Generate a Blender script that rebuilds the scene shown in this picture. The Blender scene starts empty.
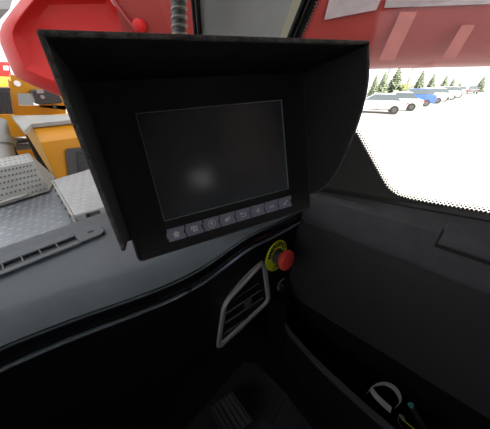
import bpy, bmesh, math, random
from mathutils import Vector as V, Matrix
C = bpy.context.scene.collection
S = bpy.context.scene
rnd = random.Random(7)

# ---------------------------------------------------------------- camera, world, sun, exposure
F = 235.0
PITCH = math.radians(29.9); AZ = math.radians(48)
CAM = V((0, 0, 2.5))
fw = V((math.sin(AZ)*math.cos(PITCH), math.cos(AZ)*math.cos(PITCH), -math.sin(PITCH)))
rt = V((math.cos(AZ), -math.sin(AZ), 0)); up = rt.cross(fw)
cd = bpy.data.cameras.new('camera'); cam = bpy.data.objects.new('camera', cd); C.objects.link(cam)
cd.sensor_fit = 'HORIZONTAL'; cd.sensor_width = 36; cd.lens = 36*F/490; cd.clip_start = .02; cd.clip_end = 500
cam.matrix_world = Matrix.Translation(CAM) @ Matrix((rt, up, -fw)).transposed().to_4x4()
S.camera = cam
w = bpy.data.worlds.new('world'); S.world = w; w.use_nodes = True
bg = w.node_tree.nodes['Background']; bg.inputs[0].default_value = (.95, .965, 1.0, 1); bg.inputs[1].default_value = 1.5
sl = bpy.data.lights.new('sun', 'SUN'); sl.energy = 10.5; sl.angle = .01; sl.color = (1, .95, .86)
so = bpy.data.objects.new('sun', sl); C.objects.link(so)
so.rotation_euler = (math.radians(55), 0, 0)      # light travels towards +Y, 35 degrees high
S.view_settings.view_transform = 'Standard'; S.view_settings.look = 'None'; S.view_settings.gamma = 1
S.view_settings.exposure = 0.4

# ---------------------------------------------------------------- measuring helpers
def ray(px, py): return fw + rt*((px-245)/F) - up*((py-214.5)/F)
def at_x(px, py, c): r = ray(px, py); return CAM + r*(c/r.x)
def at_y(px, py, c): r = ray(px, py); return CAM + r*(c/r.y)
def at_z(px, py, c): r = ray(px, py); return CAM + r*((c-CAM.z)/r.z)

# ---------------------------------------------------------------- materials
def mat(name, col, rough=.5, metal=0, bump=0, bscale=200, var=0, vscale=8, spec=.5, coat=0, emit=None, es=0, trans=0):
    m = bpy.data.materials.new(name); m.use_nodes = True
    nt = m.node_tree; b = nt.nodes['Principled BSDF']
    b.inputs['Base Color'].default_value = (*col, 1); b.inputs['Roughness'].default_value = rough
    b.inputs['Metallic'].default_value = metal; b.inputs['Specular IOR Level'].default_value = spec
    b.inputs['Coat Weight'].default_value = coat; b.inputs['Coat Roughness'].default_value = .08
    tc = nt.nodes.new('ShaderNodeTexCoord')
    if bump:
        n = nt.nodes.new('ShaderNodeTexNoise'); n.inputs['Scale'].default_value = bscale; n.inputs['Detail'].default_value = 3
        nt.links.new(tc.outputs['Object'], n.inputs['Vector'])
        bp = nt.nodes.new('ShaderNodeBump'); bp.inputs['Strength'].default_value = bump; bp.inputs['Distance'].default_value = .002
        nt.links.new(n.outputs['Fac'], bp.inputs['Height']); nt.links.new(bp.outputs['Normal'], b.inputs['Normal'])
    if var:
        n = nt.nodes.new('ShaderNodeTexNoise'); n.inputs['Scale'].default_value = vscale; n.inputs['Detail'].default_value = 5
        nt.links.new(tc.outputs['Object'], n.inputs['Vector'])
        r = nt.nodes.new('ShaderNodeValToRGB'); r.color_ramp.elements[0].position = .3; r.color_ramp.elements[1].position = .7
        r.color_ramp.elements[0].color = tuple(min(1, c*(1-var)) for c in col)+(1,)
        r.color_ramp.elements[1].color = tuple(min(1, c*(1+var)) for c in col)+(1,)
        nt.links.new(n.outputs['Fac'], r.inputs['Fac']); nt.links.new(r.outputs['Color'], b.inputs['Base Color'])
    if emit: b.inputs['Emission Color'].default_value = (*emit, 1); b.inputs['Emission Strength'].default_value = es
    return m
def glass_mat(name, tint=(1, 1, 1), refl=.05):
    m = bpy.data.materials.new(name); m.use_nodes = True; nt = m.node_tree; nt.nodes.clear()
    o = nt.nodes.new('ShaderNodeOutputMaterial'); mx = nt.nodes.new('ShaderNodeMixShader')
    t = nt.nodes.new('ShaderNodeBsdfTransparent'); g = nt.nodes.new('ShaderNodeBsdfGlossy')
    t.inputs[0].default_value = (*tint, 1); g.inputs['Roughness'].default_value = .02
    lw = nt.nodes.new('ShaderNodeFresnel'); lw.inputs[0].default_value = 1.3
    nt.links.new(lw.outputs[0], mx.inputs[0]); nt.links.new(t.outputs[0], mx.inputs[1]); nt.links.new(g.outputs[0], mx.inputs[2])
    nt.links.new(mx.outputs[0], o.inputs[0]); return m
M = {}
M['hood'] = mat('black_textured_hood', (.022, .022, .024), .65, bump=.5, bscale=500, var=.3, vscale=150)
M['housing'] = mat('black_monitor_plastic', (.010, .0095, .0105), .42, bump=.25, bscale=900)
M['screen'] = mat('dark_lcd_glass', (.050, .058, .072), .15, spec=.9, var=.25, vscale=14)
M['bevelline'] = mat('screen_edge_line', (.30, .38, .38), .35)
M['key'] = mat('grey_key', (.28, .28, .36), .5, bump=.15, bscale=900)
M['icon'] = mat('pale_key_print', (.8, .8, .82), .6)
M['dash'] = mat('grey_dashboard_plastic', (.155, .185, .205), .48, bump=.45, bscale=420, var=.12, vscale=10)
M['gloss'] = mat('piano_black', (.006, .006, .008), .10, coat=.6, var=.2, vscale=6)
M['chrome'] = mat('satin_trim_line', (.42, .50, .60), .2, .9)
M['panel'] = mat('matt_black_panel', (.007, .007, .008), .55, bump=.4, bscale=450, spec=.25)
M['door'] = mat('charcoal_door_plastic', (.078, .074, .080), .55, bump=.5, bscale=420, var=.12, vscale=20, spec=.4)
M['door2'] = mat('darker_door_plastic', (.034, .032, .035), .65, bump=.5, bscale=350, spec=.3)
M['seal'] = mat('black_rubber_seal', (.012, .012, .012), .7)
M['frame'] = mat('dark_window_frame', (.032, .031, .028), .6, bump=.2, bscale=300)
M['pillar'] = mat('grey_pillar_trim', (.66, .66, .63), .7, bump=.4, bscale=350, var=.06, vscale=12)
M['beige'] = mat('beige_pillar_edge', (.85, .80, .62), .7, bump=.3, bscale=350)
M['liner'] = mat('headliner', (.20, .19, .17), .9)
M['tan'] = mat('brown_rear_trim', (.42, .30, .22), .8)
M['glass'] = glass_mat('window_glass')
M['silver'] = mat('silver_vent_frame', (.80, .81, .83), .42, .6, bump=.1, bscale=600)
M['slat'] = mat('vent_slat_plastic', (.15, .15, .155), .42)
M['red_btn'] = mat('red_button_plastic', (.85, .065, .05), .5, bump=.3, bscale=500)
M['yellow_lbl'] = mat('yellow_green_label', (.72, .85, .02), .55)
M['ink'] = mat('black_ink', (.006, .006, .006), .6)
M['collar'] = mat('grey_collar', (.05, .055, .07), .45)
M['carpet'] = mat('floor_carpet', (.016, .016, .018), .95, bump=1, bscale=500)
M['mat'] = mat('rubber_mat', (.055, .055, .062), .75, bump=.6, bscale=400)
M['pedal'] = mat('pedal_rubber', (.020, .020, .022), .55)
M['strap'] = mat('grey_webbing', (.36, .37, .34), .8, bump=.8, bscale=700)
M['teal'] = mat('teal_metallic_cap', (.12, .50, .44), .3, .3, var=.5, vscale=120)
M['barrel'] = mat('dark_barrel', (.03, .03, .033), .5)
M['lime'] = mat('yellow_wire', (.75, .75, .03), .5)
M['clip'] = mat('pale_blue_metal', (.40, .48, .58), .3, .7)
M['boom'] = mat('red_boom_paint', (.25, .026, .020), .45, spec=.25, coat=.0, var=.10, vscale=1.2)
M['boomred'] = mat('bright_red_paint', (.45, .014, .012), .42, spec=.25)
M['stripe'] = mat('faded_pink_marking', (.34, .075, .055), .5, var=.2, vscale=6)  # slanting window reflections, put into colour on the boom
M['palemark'] = mat('pale_grey_marking', (.27, .215, .215), .5, var=.15, vscale=9)  # window reflection tone on the boom; also control box plate and dial
M['yellow'] = mat('crane_yellow', (.50, .215, .008), .42, spec=.3, coat=.05, var=.07, vscale=3)
M['deck'] = mat('treadplate_deck', (.145, .162, .172), .42, .3, var=.18, vscale=2.5)
M['step'] = mat('treadplate_step', (.27, .28, .275), .42, .3, var=.12, vscale=4)
M['stud'] = mat('worn_tread_stud', (.36, .37, .37), .3, .5)
M['galv'] = mat('galvanised_sheet', (.27, .27, .25), .5, .4, var=.12, vscale=6)
M['fender'] = mat('blue_grey_cowl', (.22, .26, .28), .35, .3)
M['black'] = mat('black_machine', (.025, .027, .03), .5)
M['slotdark'] = mat('perforation', (.06, .06, .055), .8)
M['louvre'] = mat('charcoal_louvre', (.045, .045, .05), .55)
M['hyd'] = mat('polished_rod', (.7, .74, .8), .12, 1)
M['radiator'] = mat('radiator_grey', (.22, .23, .25), .5, .3)
M['white'] = mat('white_panel', (.85, .85, .85), .5)
M['ground'] = mat('pale_concrete_lot', (.40, .385, .35), .9, var=.12, vscale=.12)
M['build'] = mat('building_cladding', (.80, .80, .82), .8)
M['darkbuild'] = mat('dark_roof', (.06, .06, .07), .7)
M['tree'] = mat('spruce_needles', (.22, .26, .17), .8, var=.4, vscale=2)
M['bush'] = mat('yellow_green_bush', (.30, .33, .04), .8, var=.3, vscale=3)
M['bark'] = mat('bark', (.20, .15, .11), .9)
M['cargl'] = mat('car_glass', (.10, .12, .13), .15)
M['tyre'] = mat('tyre', (.03, .03, .03), .8)
M['tail'] = mat('tail_lamp', (.6, .04, .03), .3)
M['hub'] = mat('wheel_hub', (.14, .14, .14), .35, .7)
PAINT = {n: mat('car_paint_'+n, c, .3, coat=.5) for n, c in dict(white=(.75, .75, .73), blue=(.05, .13, .38), silver=(.45, .46, .46), pale=(.62, .60, .55), dark=(.09, .09, .09), grey=(.25, .26, .27)).items()}

# ---------------------------------------------------------------- mesh helpers
def link(name, bm, m, parent=None, smooth=False, bevel=0, seg=2):
    me = bpy.data.meshes.new(name); bmesh.ops.recalc_face_normals(bm, faces=bm.faces); bm.to_mesh(me); bm.free()
    co = [v.co.copy() for v in me.vertices]
    lo = V([min(c[i] for c in co) for i in range(3)]); hi = V([max(c[i] for c in co) for i in range(3)])
    piv = V(((lo.x+hi.x)/2, (lo.y+hi.y)/2, lo.z)); me.transform(Matrix.Translation(-piv))
    ms = m if isinstance(m, (list, tuple)) else [m]
    for x in ms: me.materials.append(x)
    if smooth:
        for p in me.polygons: p.use_smooth = True
        me.set_sharp_from_angle(angle=math.radians(38))
    o = bpy.data.objects.new(name, me); C.objects.link(o); o.location = piv
    if parent: o.parent = parent; o.matrix_parent_inverse = world(parent).inverted()
    if bevel:
        b = o.modifiers.new('bevel', 'BEVEL'); b.width = bevel; b.segments = seg; b.limit_method = 'ANGLE'; b.angle_limit = math.radians(35)
        for p in me.polygons: p.use_smooth = True
        o.modifiers.new('wn', 'WEIGHTED_NORMAL')
    return o
def world(o):
    m = o.matrix_basis.copy()
    if o.parent: m = world(o.parent) @ o.matrix_parent_inverse @ m
    return m
def tag(o, label, cat, group=None, kind=None):
    o['label'] = label; o['category'] = cat
    if group: o['group'] = group
    if kind: o['kind'] = kind
    return o
def empty(name, loc, label=None, cat=None, group=None, kind=None):
    o = bpy.data.objects.new(name, None); C.objects.link(o); o.location = loc; o.empty_display_size = .05
    if label: tag(o, label, cat, group, kind)
    if kind: o['kind'] = kind
    return o
def struct(o): o['kind'] = 'structure'; return o
def BM(): return bmesh.new()
def box(bm, x0, x1, y0, y1, z0, z1, T=None):
    vs = [V((x, y, z)) for x in (x0, x1) for y in (y0, y1) for z in (z0, z1)]
    if T: vs = [T(v) for v in vs]
    v = [bm.verts.new(p) for p in vs]
    for f in ((0,1,3,2),(4,6,7,5),(0,4,5,1),(2,3,7,6),(0,2,6,4),(1,5,7,3)): bm.faces.new([v[i] for i in f])
    return bm
def prism(bm, poly, vec):
    a = [bm.verts.new(V(p)) for p in poly]; b = [bm.verts.new(V(p)+V(vec)) for p in poly]; n = len(a)
    bm.faces.new(a); bm.faces.new(b[::-1])
    for i in range(n): bm.faces.new([a[i], b[i], b[(i+1) % n], a[(i+1) % n]])
    return bm
def loft(bm, rings, closed=True, caps=True):
    R = [[bm.verts.new(V(p)) for p in r] for r in rings]; n = len(R[0])
    for a, b in zip(R, R[1:]):
        for i in range(n if closed else n-1): bm.faces.new([a[i], b[i], b[(i+1) % n], a[(i+1) % n]])
    if caps and closed: bm.faces.new(R[0]); bm.faces.new(R[-1][::-1])
    return bm
def frame_of(d):
    d = d.normalized(); a = V((0, 0, 1)) if abs(d.z) < .9 else V((1, 0, 0)); u = a.cross(d).normalized(); return u, d.cross(u)
def tube(bm, pts, r, n=12, rs=None):
    rings = []
    for i, p in enumerate(pts):
        d = V(pts[min(i+1, len(pts)-1)])-V(pts[max(i-1, 0)]); u, v = frame_of(d); rr = rs[i] if rs else r
        rings.append([V(p)+(u*math.cos(t)+v*math.sin(t))*rr for t in [2*math.pi*k/n for k in range(n)]])
    return loft(bm, rings)
def lathe(bm, o, ax, prof, n=32):      # prof: (distance along axis, radius)
    u, v = frame_of(ax); ax = ax.normalized()
    return loft(bm, [[o+ax*h+(u*math.cos(2*math.pi*k/n)+v*math.sin(2*math.pi*k/n))*max(r, .0001) for k in range(n)] for h, r in prof])
def copy_tree(o, parent=None):
    c = o.copy(); C.objects.link(c)
    if parent: c.parent = parent
    for ch in [x for x in bpy.data.objects if x.parent == o]: copy_tree(ch, c)
    return c

# ================================================================ SETTING: yard outside
g = BM(); box(g, -120, 220, -80, 160, -.3, 0); struct(link('ground', g, M['ground']))
b = BM(); box(b, -30, 3.2, -20, -8, 0, 13.6)  # unseen block added to keep the sun off crane and cab
o = link('warehouse', b, M['build']); tag(o, 'grey warehouse standing behind the crane', 'building'); o['kind'] = 'structure'

# ================================================================ SETTING: cab shell
XW, YW = .66, .68
RWX0, RWX1, RWZ0, RWZ = -.01, .11, 2.40, 2.50
struct(link('floor', box(BM(), -.8, XW+.02, -.95, YW, 1.24, 1.30), M['carpet']))
struct(link('ceiling', box(BM(), -.8, XW+.04, -.95, YW+.02, 2.98, 3.04), M['liner']))
b = BM(); box(b, -.8, XW+.04, -.97, -.92, 1.24, RWZ0); box(b, -.8, RWX0, -.97, -.92, RWZ0, 2.98); box(b, RWX1, XW+.04, -.97, -.92, RWZ0, 2.98)
box(b, RWX0, RWX1, -.97, -.92, RWZ, 2.98)
struct(link('wall_rear', b, M['liner']))
struct(link('trim_7', box(BM(), .25, XW-.01, -.92, -.90, 2.40, 2.95), M['tan']))
b = BM(); box(b, -.84, -.8, -.97, YW, 1.24, 2.25); box(b, -.84, -.8, -.97, -.6, 2.25, 2.98); box(b, -.84, -.8, -.6, YW, 2.9, 2.98)
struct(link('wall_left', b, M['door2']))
b = BM(); box(b, -.84, XW+.04, YW+.0, YW+.03, 1.24, 2.14); box(b, -.84, .56, YW-.01, YW+.03, 2.90, 2.98)
struct(link('wall_front', b, M['panel']))
# windscreen
b = BM(); box(b, -.8, .62, YW+.005, YW+.011, 2.14, 2.90); struct(link('window_1', b, M['glass']))
b = BM(); box(b, -.8, -.805, -.6, YW, 2.25, 2.9)
struct(link('window_3', b, M['glass']))
b = BM(); box(b, RWX0, RWX1, -.95, -.945, RWZ0, RWZ); struct(link('window_4', b, M['glass']))

# ---- door (right side)
door = empty('door_1', (XW, -.2, 1.3)); struct(door)
Y0, Y1 = -.95, .66
win = [(.30, 2.79), (.40, 2.595), (.405, 2.56), (.37, 2.50), (.205, 2.376), (.118, 2.279), (.100, 2.264), (.070, 2.257), (-.095, 2.256), (-.70, 2.262), (-.74, 2.29), (-.74, 2.86), (-.70, 2.90), (.26, 2.90)]
low = [(at_x(px, py, XW).y, at_x(px, py, XW).z) for px, py in ((383, 182), (389, 190), (396, 195.5), (408, 199.3), (430, 203.7), (490, 214))]
win = [(.275, 2.84), (.30, 2.79), (.40, 2.595), (.405, 2.56), (.37, 2.50), (.208, 2.378)] + low + [(-.70, low[-1][1]+.004), (-.74, 2.29), (-.74, 2.86), (-.70, 2.90), (.24, 2.90)]
def ring_frame(bm, inner, x, t, y0, y1, z0, z1):
    cy = sum(p[0] for p in inner)/len(inner); cz = sum(p[1] for p in inner)/len(inner)
    outer = []
    for (y, z) in inner:
        dy, dz = y-cy, z-cz
        s = min(((y1-cy)/dy if dy > 0 else (y0-cy)/dy) if dy else 9e9, ((z1-cz)/dz if dz > 0 else (z0-cz)/dz) if dz else 9e9)
        outer.append((cy+dy*s, cz+dz*s))
    # add the corners
    n = len(inner); a = []
    vi = [[bm.verts.new((xx, y, z)) for (y, z) in inner] for xx in (x, x+t)]
    vo = [[bm.verts.new((xx, y, z)) for (y, z) in outer] for xx in (x, x+t)]
    for i in range(n):
        j = (i+1) % n
        bm.faces.new([vi[0][i], vi[0][j], vo[0][j], vo[0][i]]); bm.faces.new([vi[1][i], vo[1][i], vo[1][j], vi[1][j]])
        bm.faces.new([vi[0][i], vi[1][i], vi[1][j], vi[0][j]]); bm.faces.new([vo[0][i], vo[0][j], vo[1][j], vo[1][i]])
b = BM(); ring_frame(b, win, XW, .006, -.98, .72, 2.17, 2.99); link('window_surround', b, M['frame'], door)
box_c = BM(); box(box_c, XW-.002, XW+.03, .60, .72, 2.2, 2.99); box(box_c, XW-.002, XW+.03, -.98, -.93, 2.2, 2.99); link('corner_post', box_c, M['frame'], door)
b = BM(); box(b, XW+.0015, XW+.0055, -.76, .46, 2.24, 2.92); link('window_pane', b, M['glass'], door)
# dotted print round the glass edge
b = BM(); n = len(win)
for i in range(n):
    p, q = V((0, *win[i])), V((0, *win[(i+1) % n])); L = (q-p).length; d = (q-p)/L; nrm = V((0, d.z, -d.y))
    cen = V((0, -.2, 2.5))
    if (cen-p).dot(nrm) < 0: nrm = -nrm
    for r_, (off, sz) in enumerate(((.0022, .0029), (.0072, .0022), (.0118, .0015))):
        k = int(L/.0068)
        for j in range(k):
            c = p+d*((j+(.5 if r_ % 2 else 0))*L/max(k, 1))+nrm*off
            bmesh.ops.create_circle(b, cap_ends=True, radius=sz, segments=6, matrix=Matrix.Translation((XW+.0008, c.y, c.z)) @ Matrix.Rotation(math.pi/2, 4, 'Y'))
fd = link('dotted_glass_edge', b, M['ink'], door); fd['kind'] = 'stuff'
# panel cross-section, swept along the door
def zb(y): return 2.237-.118*y
def zs(y): return 2.219-.043*y
def prof_upper(y):
    b0 = zb(y); s0 = zs(y)
    return [(.700, b0-.01), (.646, b0-.006), (.642, b0-.001), (.634, b0+.001), (.612, s0+.004), (.602, s0-.004), (.598, s0-.014), (.596, 2.125), (.600, 2.105), (.622, 2.092), (.625, 2.08), (.700, 2.08)]
b = BM(); loft(b, [[(x, y, z) for x, z in prof_upper(y)] for y in [Y0+(.50-Y0)*k/16 for k in range(17)]])
link('upper_door_panel', b, M['door'], door, smooth=False, bevel=.003)
b = BM(); loft(b, [[(.634, y, zb(y)-.002), (.634, y, zb(y)+.0045), (.640, y, zb(y)+.0055), (.640, y, zb(y)-.002)] for y in (Y0, -.3, 0, .3, .50)]); link('belt_seal', b, M['seal'], door)
b = BM(); loft(b, [[(.643, y, zb(y)-.004), (.643, y, zb(y)+.002), (.655, y, zb(y)+.006), (.6598, y, zb(y)+.007), (.661, y, zb(y)-.004)] for y in (Y0, -.3, 0, .3, .50)]); link('belt_strip', b, M['frame'], door)
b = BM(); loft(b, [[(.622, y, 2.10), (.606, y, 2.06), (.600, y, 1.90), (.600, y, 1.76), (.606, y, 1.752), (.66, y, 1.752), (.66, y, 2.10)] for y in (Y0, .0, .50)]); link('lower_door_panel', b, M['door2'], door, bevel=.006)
b = BM(); box(b, .64, .68, Y0, .62, 1.28, 1.76); link('kick_panel', b, M['panel'], door)
# armrest cap / handle piece
b = BM()
ys = [-.062-.02, -.10, -.2, -.4, -.7]
loft(b, [[(.655, y, zs(y)+.014), (.634, y, zs(y)+.015), (.611, y, zs(y)+.009), (.597, y, zs(y)-.006), (.592, y, 2.190), (.595, y, 2.182), (.655, y, 2.182)] for y in (-.036, -.05, -.2, -.4, -.75)])
link('door_pull', b, M['door'], door, bevel=.005, seg=3)
b = BM(); box(b, .5945, .605, -.75, -.033, 2.176, 2.182); box(b, .5965, .62, -.036, -.033, 2.182, 2.219); link('door_pull_gap', b, M['seal'], door)

# ---- A-pillar
def pil(z):      # plan outline at height z
    k = (z-2.6)
    return [(.553, YW-.005, z), (.600, YW-.055-.05*k, z), (.630, .535-.20*k, z), (.648, .455-.45*k, z), (.655, .425-.5*k, z), (.70, .428-.5*k, z), (.70, .72, z), (.585, .72, z)]
zs_ = [2.15, 2.3, 2.45, 2.6, 2.7, 2.8, 2.98]
b = BM()
loft(b, [pil(z) for z in zs_]); struct(link('trim_1', b, M['pillar'], bevel=.012, seg=3))
b = BM()
loft(b, [[(.652, .458-.45*(z-2.6), z), (.646, .455-.45*(z-2.6), z), (.6525, .427-.5*(z-2.6), z), (.658, .427-.5*(z-2.6), z)] for z in zs_]); struct(link('trim_2', b, M['beige']))
for nm, r_, dy in (('trim_3', .0065, .013), ('trim_4', .004, .030)):
    b = BM(); tube(b, [(.652, .440-dy-.5*(z-2.6), z) for z in zs_], r_); struct(link(nm, b, M['seal'], smooth=True))
for nm, x, r_ in (('trim_5', .546, .007), ('trim_6', .530, .0055)):
    b = BM(); tube(b, [(x, YW-.012, z) for z in (2.14, 2.5, 2.98)], r_); struct(link(nm, b, M['seal'], smooth=True))

# ================================================================ DASHBOARD
dash = empty('dashboard', (.2, .5, 2.0), 'grey textured dashboard with glossy black lip running under the windscreen', 'dashboard')
ZD = 2.17
ex = [(-.80, .62), (-.5, .52), (-.25, .445), (-.086, .410), (-.028, .395), (.034, .371), (.108, .343), (.179, .324), (.266, .319), (.316, .326), (.363, .329), (.421, .321), (.487, .304), (.581, .297), (.64, .290)]
def edge(x):
    for (a, ya), (c, yc) in zip(ex, ex[1:]):
        if x <= c: return ya+(yc-ya)*(x-a)/(c-a)
    return ex[-1][1]
N_ = 72; xs = [-.79+1.41*k/N_ for k in range(N_+1)]
def sm(x): return sum(edge(min(.64, max(-.8, x+d))) for d in (-.06, -.04, -.02, 0, .02, .04, .06))/7
b = BM(); rings = []
for x in xs:
    e = sm(x)
    rings.append([(x, YW-.012, ZD+.012), (x, YW-.02, ZD+.012), (x, .60, ZD+.008), (x, e+.10, ZD+.007), (x, e+.062, ZD+.006), (x, e+.045, ZD+.0035), (x, e+.02, ZD-.006), (x, e+.004, ZD-.013), (x, e, ZD-.017), (x, e+.01, ZD-.024), (x, YW-.012, ZD-.024)])
loft(b, rings); link('dash_top', b, M['dash'], dash, smooth=True)
b = BM(); loft(b, [[(x, sm(x)+.002, ZD-.022), (x, sm(x)-.001, ZD-.026), (x, sm(x)+.001, ZD-.052), (x, sm(x)+.02, ZD-.056), (x, sm(x)+.03, ZD-.022)] for x in xs]); link('gloss_strip', b, M['gloss'], dash, smooth=True)
b = BM()
for x_a, x_b in ((-.80, .178), (.186, .62)):
    xx = [x_a+(x_b-x_a)*k/40 for k in range(41)]
    loft(b, [[(x, sm(x)-.002+.0055*math.cos(t), ZD-.0600+.0045*math.sin(t)) for t in [2*math.pi*k/10 for k in range(10)]] for x in xx])
link('lip_trim', b, M['chrome'], dash, smooth=True)
b = BM(); loft(b, [[(x, sm(x)-.001+.0022*math.cos(t), ZD-.0215+.0022*math.sin(t)) for t in [2*math.pi*k/8 for k in range(8)]] for x in xs]); link('edge_trim', b, M['chrome'], dash, smooth=True)
b = BM(); loft(b, [[(x, sm(x)-.001+.0068*math.cos(t), ZD-.061+.0062*math.sin(t)) for t in [2*math.pi*k/10 for k in range(10)]] for x in (.176, .180, .184, .188)]); link('lip_joint', b, M['gloss'], dash, smooth=True)
def py_(x): return sm(x)+.016
b = BM(); loft(b, [[(x, sm(x)+.004, ZD-.055), (x, py_(x), ZD-.075), (x, py_(x), 1.80), (x, py_(x)+.05, 1.66), (x, YW-.05, 1.55), (x, YW-.03, ZD-.06)] for x in xs]); link('lower_panel', b, M['panel'], dash, smooth=True)
def onp(px, py, d=0):
    y = .31
    for _ in range(8): p = at_y(px, py, y); y = py_(p.x)-d
    return at_y(px, py, y)
# defroster outlet along the windscreen
dv = empty('defroster_vent', (-.1, .595, ZD), 'long grey defroster outlet with dark slots along the windscreen', 'air vent')
z0 = ZD+.008
outer = [(-.62, .560), (.085, .560), (.112, .566), (.122, .578), (.124, .600), (.116, .613), (.095, .617), (-.62, .612)]
inner = [(-.60, .574), (.065, .577), (.069, .580), (.069, .592), (.065, .595), (-.60, .594)]
b = BM(); box(b, -.60, .124, .56, .617, z0-.003, z0+.0006)
link('slot_well', b, M['black'], dv)
b = BM()
def slab(x0, x1, y0, y1, h=.006): box(b, x0, x1, y0, y1, z0, z0+h)
slab(-.62, .069, .556, .571); slab(-.62, .069, .596, .618)
prism(b, [(.069, .558, z0), (.112, .558, z0), (.122, .566, z0), (.127, .580, z0), (.127, .600, z0), (.122, .612, z0), (.112, .618, z0), (.069, .618, z0)], (0, 0, .006))
link('vent_surround', b, M['dash'], dv, bevel=.0015)
b = BM(); box(b, .094, .106, .585, .590, z0+.005, z0+.0068); link('sensor_slot', b, M['ink'], dv)
xk = -.60
while xk < .06:
    b = BM(); prism(b, [(xk, .571, z0+.001), (xk+.0025, .571, z0+.001), (xk+.0025, .596, z0+.001), (xk, .596, z0+.001)], (0, 0, .0048)); link('slot_divider', b, M['dash'], dv); xk += .030+.0

# face air vent
def offs(poly, k):      # scale polygon about its centre
    c = sum(poly, V())/len(poly); return [c+(p-c)*k for p in poly]
def rounded(poly, r, n=5):
    out = []; L = len(poly)
    for i in range(L):
        p = poly[i]; a = (poly[i-1]-p); c = (poly[(i+1) % L]-p); ra = min(r, a.length*.45); rc = min(r, c.length*.45)
        A = p+a.normalized()*ra; B = p+c.normalized()*rc
        for k in range(n+1): t = k/n; out.append(A*(1-t)**2+p*2*t*(1-t)+B*t*t)
    return out
av = empty('air_vent', onp(240, 330), 'slanted air vent in a silver frame below the dashboard lip', 'air vent')
cor = [onp(*q) for q in ((215, 351), (222, 303), (265, 257), (270, 300))]
nv = (cor[1]-cor[0]).cross(cor[3]-cor[0]).normalized()
if nv.y > 0: nv = -nv
out0 = rounded(cor, .030); cc = sum(cor, V())/4
cin = [cc+(p-cc)*.84 for p in cor]; in0 = rounded(cin, .020)
def ringed(bm, secs):
    R = [[bm.verts.new(p) for p in r] for r in secs]; n = len(R[0])
    for a, c in zip(R, R[1:]+[R[0]]):
        for i in range(n): bm.faces.new([a[i], c[i], c[(i+1) % n], a[(i+1) % n]])
b = BM(); ringed(b, [[p-nv*.012 for p in out0], [p+nv*.004 for p in out0], [cc+(p-cc)*.965+nv*.008 for p in out0], [p+nv*.007 for p in offs(in0, 1.03)], [p+nv*.003 for p in in0], [p-nv*.012 for p in in0]])
link('vent_frame', b, M['silver'], av, smooth=True)
b = BM(); prism(b, [p-nv*.0005 for p in offs(in0, 1.02)], -nv*.010+V()); link('vent_housing', b, M['ink'], av)
for qa, qb in (((231, 300), (258, 282)), ((225.5, 313), (260, 289)), ((224, 323), (262, 297)), ((223.5, 333), (263, 306)), ((222.5, 341), (243, 328))):
    a, c = onp(*qa), onp(*qb); upv = V((0, 0, 1))
    b = BM(); loft(b, [[p+nv*.0045-upv*.0035, p+nv*.0055-upv*.0015, p-nv*.004+upv*.0105, p-nv*.006+upv*.008] for p in (a, c)]); link('slat', b, M['slat'], av, bevel=.0008)
m_ = cin[0].lerp(cin[1], .5).lerp(cin[3].lerp(cin[2], .5), .52)
hx = (cin[3]-cin[0]).normalized()
b = BM(); prism(b, [m_+nv*.006+hx*p+V((0, 0, q)) for p, q in ((-.016, -.012), (.014, -.014), (.016, .008), (-.014, .010))], nv*.006); link('vent_tab', b, M['slat'], av, bevel=.002)

# emergency stop
ec = onp(276.5, 255.5, .020)
P0 = V((.40, py_(.40), 2)); tx = (V((.52, py_(.52), 2))-P0).normalized()
en = V((tx.y, -tx.x, 0)).normalized()
if en.y > 0: en = -en
en = (en+V((.10, 0, .12))).normalized()
eu = V((0, 0, 1)); ev = en.cross(eu).normalized(); eu = ev.cross(en).normalized()      # eu up, ev = side
if ev.x < 0: ev = -ev
es = empty('emergency_stop_button', ec, 'red mushroom emergency stop button on a yellow green ring label', 'button')
RD = .050; KS = 1.52; KL = 1.0
b = BM(); lathe(b, ec, en, [(-.001, RD*.99), (.002, RD), (.003, RD*.98)], 40); link('label_ring', b, M['yellow_lbl'], es, smooth=True)
b = BM(); lathe(b, ec, en, [(h*KL, r*KS) for h, r in [(.0, .0160), (.006, .0165), (.007, .0150), (.022, .0150), (.024, .0135)]], 32); link('collar', b, M['collar'], es, smooth=True)
b = BM(); lathe(b, ec, en, [(-.026, .030), (-.001, .030)], 28); link('mounting_base', b, M['panel'], es, smooth=True)
b = BM(); lathe(b, ec, en, [(h*KL, r*1.42) for h, r in [(.020, .0150), (.026, .0155), (.030, .0200), (.034, .0222), (.040, .0226), (.045, .0210), (.048, .0165), (.050, .009), (.0505, 0)]], 40); link('push_cap', b, M['red_btn'], es, smooth=True)
def text_mesh(name, ch, size, m, parent, pos, xax, yax, depth=.0004, bold=True):
    cu = bpy.data.curves.new('t', 'FONT'); cu.body = ch; cu.size = size; cu.extrude = depth; cu.align_x = 'CENTER'; cu.align_y = 'CENTER'; cu.offset = size*.03
    to = bpy.data.objects.new('t', cu); C.objects.link(to); bpy.context.view_layer.update()
    me = bpy.data.meshes.new_from_object(to.evaluated_get(bpy.context.evaluated_depsgraph_get())); bpy.data.objects.remove(to)
    z = xax.cross(yax).normalized()
    me.transform(Matrix((xax, yax, z)).transposed().to_4x4()); me.materials.clear(); me.materials.append(m)
    return me, pos
def text_obj(name, items, m, parent):
    bm = BM()
    for me, pos in items:
        me.transform(Matrix.Translation(pos)); bm.from_mesh(me); bpy.data.meshes.remove(me)
    return link(name, bm, m, parent)
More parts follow.
